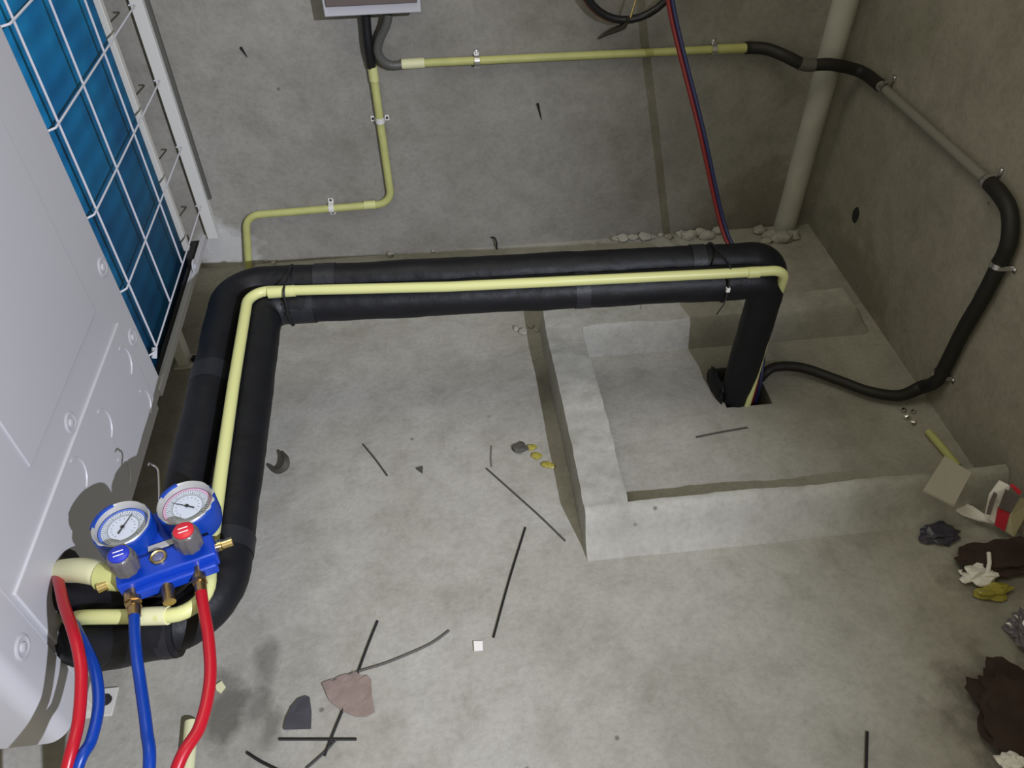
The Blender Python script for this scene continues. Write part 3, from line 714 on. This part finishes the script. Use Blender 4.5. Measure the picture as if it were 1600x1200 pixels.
for (u, v, dirr, lab) in ((1383, 137, (g1_ - g0), 'metal clip at the upper end of the slanting grey pipe'), (1545, 284, (g1_ - g0), 'metal clip at the lower end of the slanting grey pipe'),
                    (1562, 413, px(1550, 435, xr) - px(1568, 395, xr), 'metal clip midway down the black line on the right wall'), (1470, 584, px(1462, 600, xr) - px(1480, 565, xr), 'lowest metal clip on the black line, just above the floor')):
    saddle('pipe_clip', px(u, v, xr + .002), dirr, 0.0172 if v > 300 else 0.015, METAL_M, lab, base=XW, wall='x', screwm=METAL_M, L_=0.032, wd=0.006)
# white trunking
tr = thing('cable_trunking', 'upright white trunking on the back wall beside the blue coil, ending above the floor', 'trunking', (-0.707, YW, 0.124))
obj('trunking_cover', box((-0.722, YW - 0.030, 0.124), (-0.690, YW, 2.5)), WHITEP_M, tr, bevel=0.002)
obj('dark_edge', box((-0.690, YW - 0.012, 0.25), (-0.680, YW, 2.5)), DGP_M, tr, bevel=0.001)  # slim dark grey strip along the right edge of the cover
# hanging cable pair with coil
A_ = py(1047, 0, 2.0)
for k, (m, dx, lab) in enumerate(((CRED_M, -0.0056, 'red-sheathed cable hanging from the coil down behind the black pipes'), (CBLUE_M, 0.0056, 'dark blue cable hanging from the coil down behind the black pipes'))):
    pts = [A_ + Vector((dx, .02, .45)), A_ + Vector((dx, .01, .12))] + [Vector((dx, 0, 0)) + p for p in (A_, A_.lerp(py(1136, 372, 1.78), .5), py(1136, 372, 1.78), Vector((0.812, 1.64, 0.26)), Vector((0.812, 1.50, 0.12)))] + [Vector((0.797 + dx * .9, 1.425, 0.03)), Vector((0.797 + dx * .9, 1.42, -0.10))]
    tag(obj('cable', tube(catmull(pts, 8), 0.0056, 12), m), lab, 'cable', 'hanging cables')
cc = Vector((0.530, YW - 0.06, 0.865))
loop = [cc + Vector((0.135 * cos(a), -0.01 * sin(a), 0.145 * sin(a))) for a in [radians(-5 + 10 * k) for k in range(37)]]
lp_ = tag(obj('cable_coil', tube(loop, 0.0098, 14), CBLK_M), 'loop of dark cable hanging at the top of the back wall', 'cable')
obj('inner_turn', tube([p + Vector((0, 0.017, -0.008)) for p in loop], 0.0085, 12), CRED_M, lp_)
ra, rb = py(995, -6, YW - .075), py(985, 27, YW - .080)
rod = thing('pointed_tool', 'thin brass rod with a dark pointed tip hooked behind the hanging cable loop', 'tool', tuple(rb))
obj('rod', tube([ra, rb], 0.0030, 10), BRASSL_M, rod)
tip = [rb, py(976, 40, YW - .055), py(968, 44, YW - .04), py(950, 52, YW - .025), py(936, 60, YW - .012)]
obj('tip', tube(catmull(tip, 5), lambda t: 0.003 + 0.0055 * sin(pi * min(1, t * 1.05)) ** 1.5 if t > .15 else 0.0022, 10), mat('dark_olive_tip', lin(52, 48, 36), 0.6), rod)
# marks left on the walls
def sliver(name, a, b, r, lab, m=TIE_M, cat='debris'):
    a, b = Vector(a), Vector(b); return tag(obj(name, tube([a, a.lerp(b, .3), a.lerp(b, .7), b], lambda t: r * (1 - .75 * t), 6), m), lab, cat)
sliver('nail', py(840, 162, YW - .004), py(846, 187, YW - .001), 0.004, 'dark bent nail sticking in the middle of the back wall', cat='nail')
sliver('nail', py(376, 74, YW - .004), py(386, 89, YW - .001), 0.004, 'small dark nail in the back wall near the white trunking', cat='nail')
tag(obj('wire_hook', tube(catmull([py(768, 371, YW - .01), py(773, 372, YW - .02), py(776, 380, YW - .02), py(776, 389, YW - .015)], 5), 0.0028, 8), TIE_M), 'short curled black wire at the foot of the back wall', 'wire')
hp = px(1337, 336, XW)
bm = rock((XW, hp.y, hp.z), (0.004, 0.019, 0.026), 5, jag=.3)
tag(obj('wall_hole', bm, DARK_M), 'small dark knocked-out hole low in the right wall', 'hole')

# ------------------------------------------------------------------ debris along the walls
def chunk(u, v, r, lab, k, z=None, m=CHUNK_M, nm='cement_chunk', grp='broken cement along the back wall'):
    p = pz(u, v, 0); p.y = min(p.y, YW - r[1]); 
    return tag(obj(nm, rock((p.x, p.y, r[2] * .55), r, k, jag=.45), m, smooth=False), lab, 'rubble', grp)
lab_c = 'small broken cement lump at the back wall foot left of the hanging cables'
for k, (u, v, s) in enumerate(((958, 366, .012), (972, 374, .016), (986, 368, .013), (1002, 362, .018), (1016, 372, .01), (1030, 366, .009), (1046, 372, .011), (1062, 366, .014), (1076, 372, .02), (1092, 364, .018), (1104, 372, .02), (1118, 362, .016))):
    chunk(u, v, (s * 1.3, s, s * .9), lab_c, k)
lab_c = 'small broken cement lump at the back wall foot right of the hanging cables'
for k, (u, v, s) in enumerate(((1186, 364, .018), (1204, 372, .022), (1222, 376, .026), (1238, 372, .02), (1196, 380, .014))):
    chunk(u, v, (s * 1.4, s, s * .9), lab_c, 20 + k)
for k, (u, v, s) in enumerate(((610, 389, .010), (430, 399, .008), (676, 390, .006))):
    chunk(u, v, (s, s, s), ('pale pebble of cement at the back wall foot in the middle of the wall', 'pale pebble of cement at the back wall foot beside the yellow conduit', 'tiny cement pebble at the wall foot left of the curled black wire')[k], 40 + k, grp='pebbles at the wall foot')
for k, (u, v, s) in enumerate(((806, 514, .010), (818, 519, .012), (829, 509, .010), (838, 516, .008))):
    chunk(u, v, (s, s * 1.3, s * .5), 'cement crumb beside the back end of the side kerb', 50 + k, grp='crumbs beside the kerb')

# ------------------------------------------------------------------ floor litter
def stick(pts, r, m, lab, nm='cable_tie_end', cat='cable tie offcut', lift=0.0):
    P_ = [pz(u, v, r * 0.7 + lift) for u, v in pts]
    path = catmull(P_, 5) if len(P_) > 2 else [P_[0].lerp(P_[1], k / 4) for k in range(5)]
    bm = bmesh.new(); add_tube(bm, path, r * 0.75, 6)
    return tag(obj(nm, bm, m), lab, cat, 'cable tie offcuts on the floor')
stick([(567, 694), (586, 717), (605, 743)], .0032, GREYT_M, 'short grey offcut lying alone right of the black pipe bend')
stick([(768, 697), (767, 714), (768, 729)], .0028, mat('pale_grey_nylon', lin(112, 104, 98), .6), 'shortest pale grey offcut pointing up to the back wall')
stick([(760, 732), (805, 772), (845, 808), (883, 845)], .003, GREYT_M, 'long grey offcut slanting down towards the front corner of the kerb')
stick([(821, 824), (796, 905), (771, 996)], .0032, TIE_M, 'long straight black offcut in the middle of the floor')
stick([(590, 970), (574, 1010), (558, 1054)], .0034, TIE_M, 'black offcut standing above the brown scrap')
stick([(503, 1070), (560, 1049), (605, 1035), (660, 1012), (682, 1000), (702, 985)], .0032, GREYT_M, 'longest grey offcut, curved, touching the top of the brown scrap')
stick([(536, 1108), (522, 1142), (507, 1181)], .0034, TIE_M, 'black offcut running down from under the brown scrap')
stick([(436, 1155), (500, 1155), (557, 1155)], .0034, TIE_M, 'black offcut lying level just below the black rubber scrap', lift=.0)
stick([(526, 1155), (504, 1178), (478, 1201)], .003, TIE_M, 'thin black offcut crossing below the level one')
stick([(1088, 683), (1128, 675), (1168, 668)], .003, GREYT_M, 'grey offcut lying inside the kerb in front of the pipe opening')
stick([(1355, 1143), (1354, 1175), (1353, 1215)], .0036, TIE_M, 'black offcut alone on the bare floor at the lower right')
stick([(386, 1176), (408, 1190), (436, 1204)], .004, TIE_M, 'thick dark offcut at the bottom of the picture left of the others')
def flat(name, px_, th, m, lab, cat, lift=0.001, crumple=0.0):
    poly = [pz(u, v, lift) for u, v in px_]
    bm = slab(poly, th)
    if crumple:
        bmesh.ops.triangulate(bm, faces=bm.faces[:]); bmesh.ops.subdivide_edges(bm, edges=bm.edges[:], cuts=3, use_grid_fill=True)
        for v in bm.verts: v.co.z += crumple * abs(noise.noise(v.co * 25))
    return tag(obj(name, bm, m, smooth=False), lab, cat)
flat('brown_scrap', [(503, 1068), (530, 1058), (553, 1050), (559, 1052), (562, 1063), (568, 1058), (575, 1056), (580, 1062), (581, 1085), (586, 1113), (572, 1120), (556, 1120), (535, 1112), (515, 1096)], .002, RAG_M, 'flat brown torn scrap lying between black offcuts', 'scrap', crumple=.006)
flat('rubber_scrap', [(444, 1141), (448, 1122), (455, 1105), (466, 1092), (478, 1088), (484, 1090), (487, 1112), (486, 1139)], .003, mat('dull_black_rubber', lin(60, 60, 66), .7), 'small wedge-shaped black rubber scrap left of the brown scrap', 'scrap', crumple=.004)
flat('white_tag', [(740, 1003), (754, 1003), (755, 1017), (741, 1018)], .004, STR_M, 'tiny square white tag on the floor below the long black offcut', 'tag')
flat('white_chip', [(337, 1072), (347, 1065), (353, 1074), (345, 1084), (339, 1080)], .004, CREAM_M, 'tiny cream chip beside the red hose', 'chip')
# curled shaving
tag(obj('foam_curl', tube(catmull([pz(419, 726, .004), pz(432, 735, .006), pz(444, 730, .02), pz(447, 718, .028), pz(440, 706, .02)], 6), lambda t: .004 + .006 * sin(pi * t), 8), GREYT_M), 'curled grey shaving on the floor right of the black pipe', 'shaving')
tag(obj('foam_curl', slab([pz(650, 733, .001), pz(661, 730, .001), pz(660, 740, .001)], .005), GREYT_M), 'tiny dark triangular scrap on the open floor', 'scrap')
# crumbs of yellow material
lab_y = 'yellow crumb on the floor left of the side kerb'
for k, (u, v, s, m) in enumerate(((812, 702, .020, GREYT_M), (830, 700, .013, BAGY_M), (838, 713, .014, BAGY_M), (853, 727, .013, BAGY_M), (862, 729, .010, BAGY_M))):
    p = pz(u, v, 0)
    tag(obj('crumb', rock((p.x, p.y, s * .25), (s, s * .8, s * .4), 60 + k, jag=.5), m, smooth=False), lab_y if k else 'grey hollow crumb beside the yellow crumbs left of the side kerb', 'crumb', 'crumbs left of the kerb')
# cut piece of yellow conduit at the bottom
tag(obj('conduit_offcut', tube([pz(299, 1128, .0135), pz(296, 1165, .0135), pz(290, 1230, .0135)], 0.0125, 18), CREAM_M), 'cut length of cream conduit on the floor beneath the red hose', 'conduit')
# right wall corner: yellow stub, foil, board, carton and rubbish
tag(obj('conduit_stub', tube([pz(1450, 674, .0105), pz(1473, 701, .0105), pz(1496, 729, .0105)], 0.0095, 16), YELD_M), 'short yellow conduit stub on the floor between right wall and kerb', 'conduit')
for k, (u, v) in enumerate(((1412, 641), (1427, 643), (1418, 652), (1427, 660))):
    p = pz(u, v, .006)
    tag(obj('foil_scrap', rock(tuple(p), (.009, .006, .006), 70 + k, sub=1, jag=.6), FOIL_M, smooth=False), 'shiny foil crumb on the floor below the black line at the right wall', 'foil', 'foil crumbs')
bA = [pz(1475, 715, .122), pz(1517, 741, .128), pz(1490, 792, .116), pz(1442, 768, .112)]
nb = (bA[1] - bA[0]).cross(bA[3] - bA[0]).normalized()
if nb.z < 0: nb = -nb
tag(obj('board', slab(bA, .006, nb), CARD_M, smooth=False), 'pale square board lying across the right end of the cement kerb', 'board')
# carton: built as an open sleeve of printed faces lying by the wall
cart = thing('carton', 'crushed white carton with red and dark printed panels by the right wall', 'carton', tuple(pz(1560, 830, 0)))
z0 = .035
def q4(name, pts, m, th=.003, n=None):
    P_ = [Vector(p) for p in pts]; nn = n or (P_[1] - P_[0]).cross(P_[3] - P_[0]).normalized()
    if nn.z < 0: nn = -nn
    return obj(name, slab(P_, th, nn), m, cart, smooth=False)
def pp(u, v, z): return pz(u, v, z)
q4('white_face', [pp(1561, 750, .13), pp(1545, 772, .10), pp(1538, 806, .05), pp(1556, 818, .04), pp(1566, 785, .09), pp(1578, 758, .13)], PAPER_M)
q4('printed_strip', [pp(1553, 768, .113), pp(1546, 784, .092), pp(1541, 803, .064), pp(1547, 804, .066), pp(1553, 785, .095), pp(1558, 772, .115)], PGREY_M, th=.002)
q4('dark_face', [pp(1571, 764, .13), pp(1560, 793, .09), pp(1578, 800, .08), pp(1592, 776, .12)], PGREY_M)
q4('red_face', [pp(1559, 792, .085), pp(1554, 820, .04), pp(1569, 829, .03), pp(1577, 801, .075)], PRED_M)
q4('red_face', [pp(1576, 758, .137), pp(1592, 774, .127), pp(1596, 768, .13), pp(1582, 756, .14)], PRED_M)
q4('pale_face', [pp(1594, 778, .11), pp(1577, 806, .07), pp(1569, 829, .025), pp(1583, 838, .015), pp(1600, 808, .05), pp(1612, 780, .09)], mat('cream_board', lin(190, 182, 150), .7))
q4('open_flap', [pp(1484, 792, .020), pp(1504, 786, .026), pp(1520, 792, .03), pp(1540, 806, .034), pp(1556, 819, .034), pp(1528, 814, .020), pp(1504, 806, .014)], PAPER_M)
tag(obj('film_scrap', rock(tuple(pz(1467, 833, .01)), (.042, .024, .014), 80, sub=3, jag=.7), BAGB_M, smooth=False), 'small crumpled dark blue film on the floor left of the carton', 'scrap')
tag(obj('brown_rags', rock(tuple(pz(1568, 872, .012)), (.105, .045, .018), 81, sub=4, jag=.5), BRAG_M), 'dark brown crumpled sacking in front of the carton', 'sacking')
tag(obj('white_scrap', rock(tuple(pz(1531, 898, .012)), (.040, .022, .014), 82, sub=3, jag=.8), PAPER_M, smooth=False), 'crumpled white wrapper above the yellow wrapper at the right edge', 'wrapper')
tag(obj('white_scrap', tube([pz(1545, 864, .03), pz(1546, 880, .03), pz(1543, 895, .025)], .0045, 8), PAPER_M), 'rolled white strip standing in the rubbish behind the crumpled white wrapper', 'paper')
tag(obj('yellow_wrapper', rock(tuple(pz(1553, 924, .010)), (.038, .018, .012), 83, sub=3, jag=.7), BAGY_M, smooth=False), 'crumpled yellow wrapper at the right edge', 'wrapper')
tag(obj('plastic_bag', rock(tuple(pz(1606, 988, .02)), (.030, .042, .020), 84, sub=4, jag=.9), BAG_M, smooth=False), 'crumpled clear plastic bag with dark folds at the right edge of the floor', 'bag')
tag(obj('sacking', rock(tuple(pz(1606, 1135, .022)), (.085, .11, .03), 85, sub=4, jag=.6), BRAG_M), 'dark brown sacking heap at the lower right corner of the floor', 'sacking')
tag(obj('white_scrap', rock(tuple(pz(1582, 1192, .055)), (.022, .016, .012), 86, sub=3, jag=.8), PAPER_M, smooth=False), 'small crumpled white paper on the dark sacking at the lower right', 'paper')
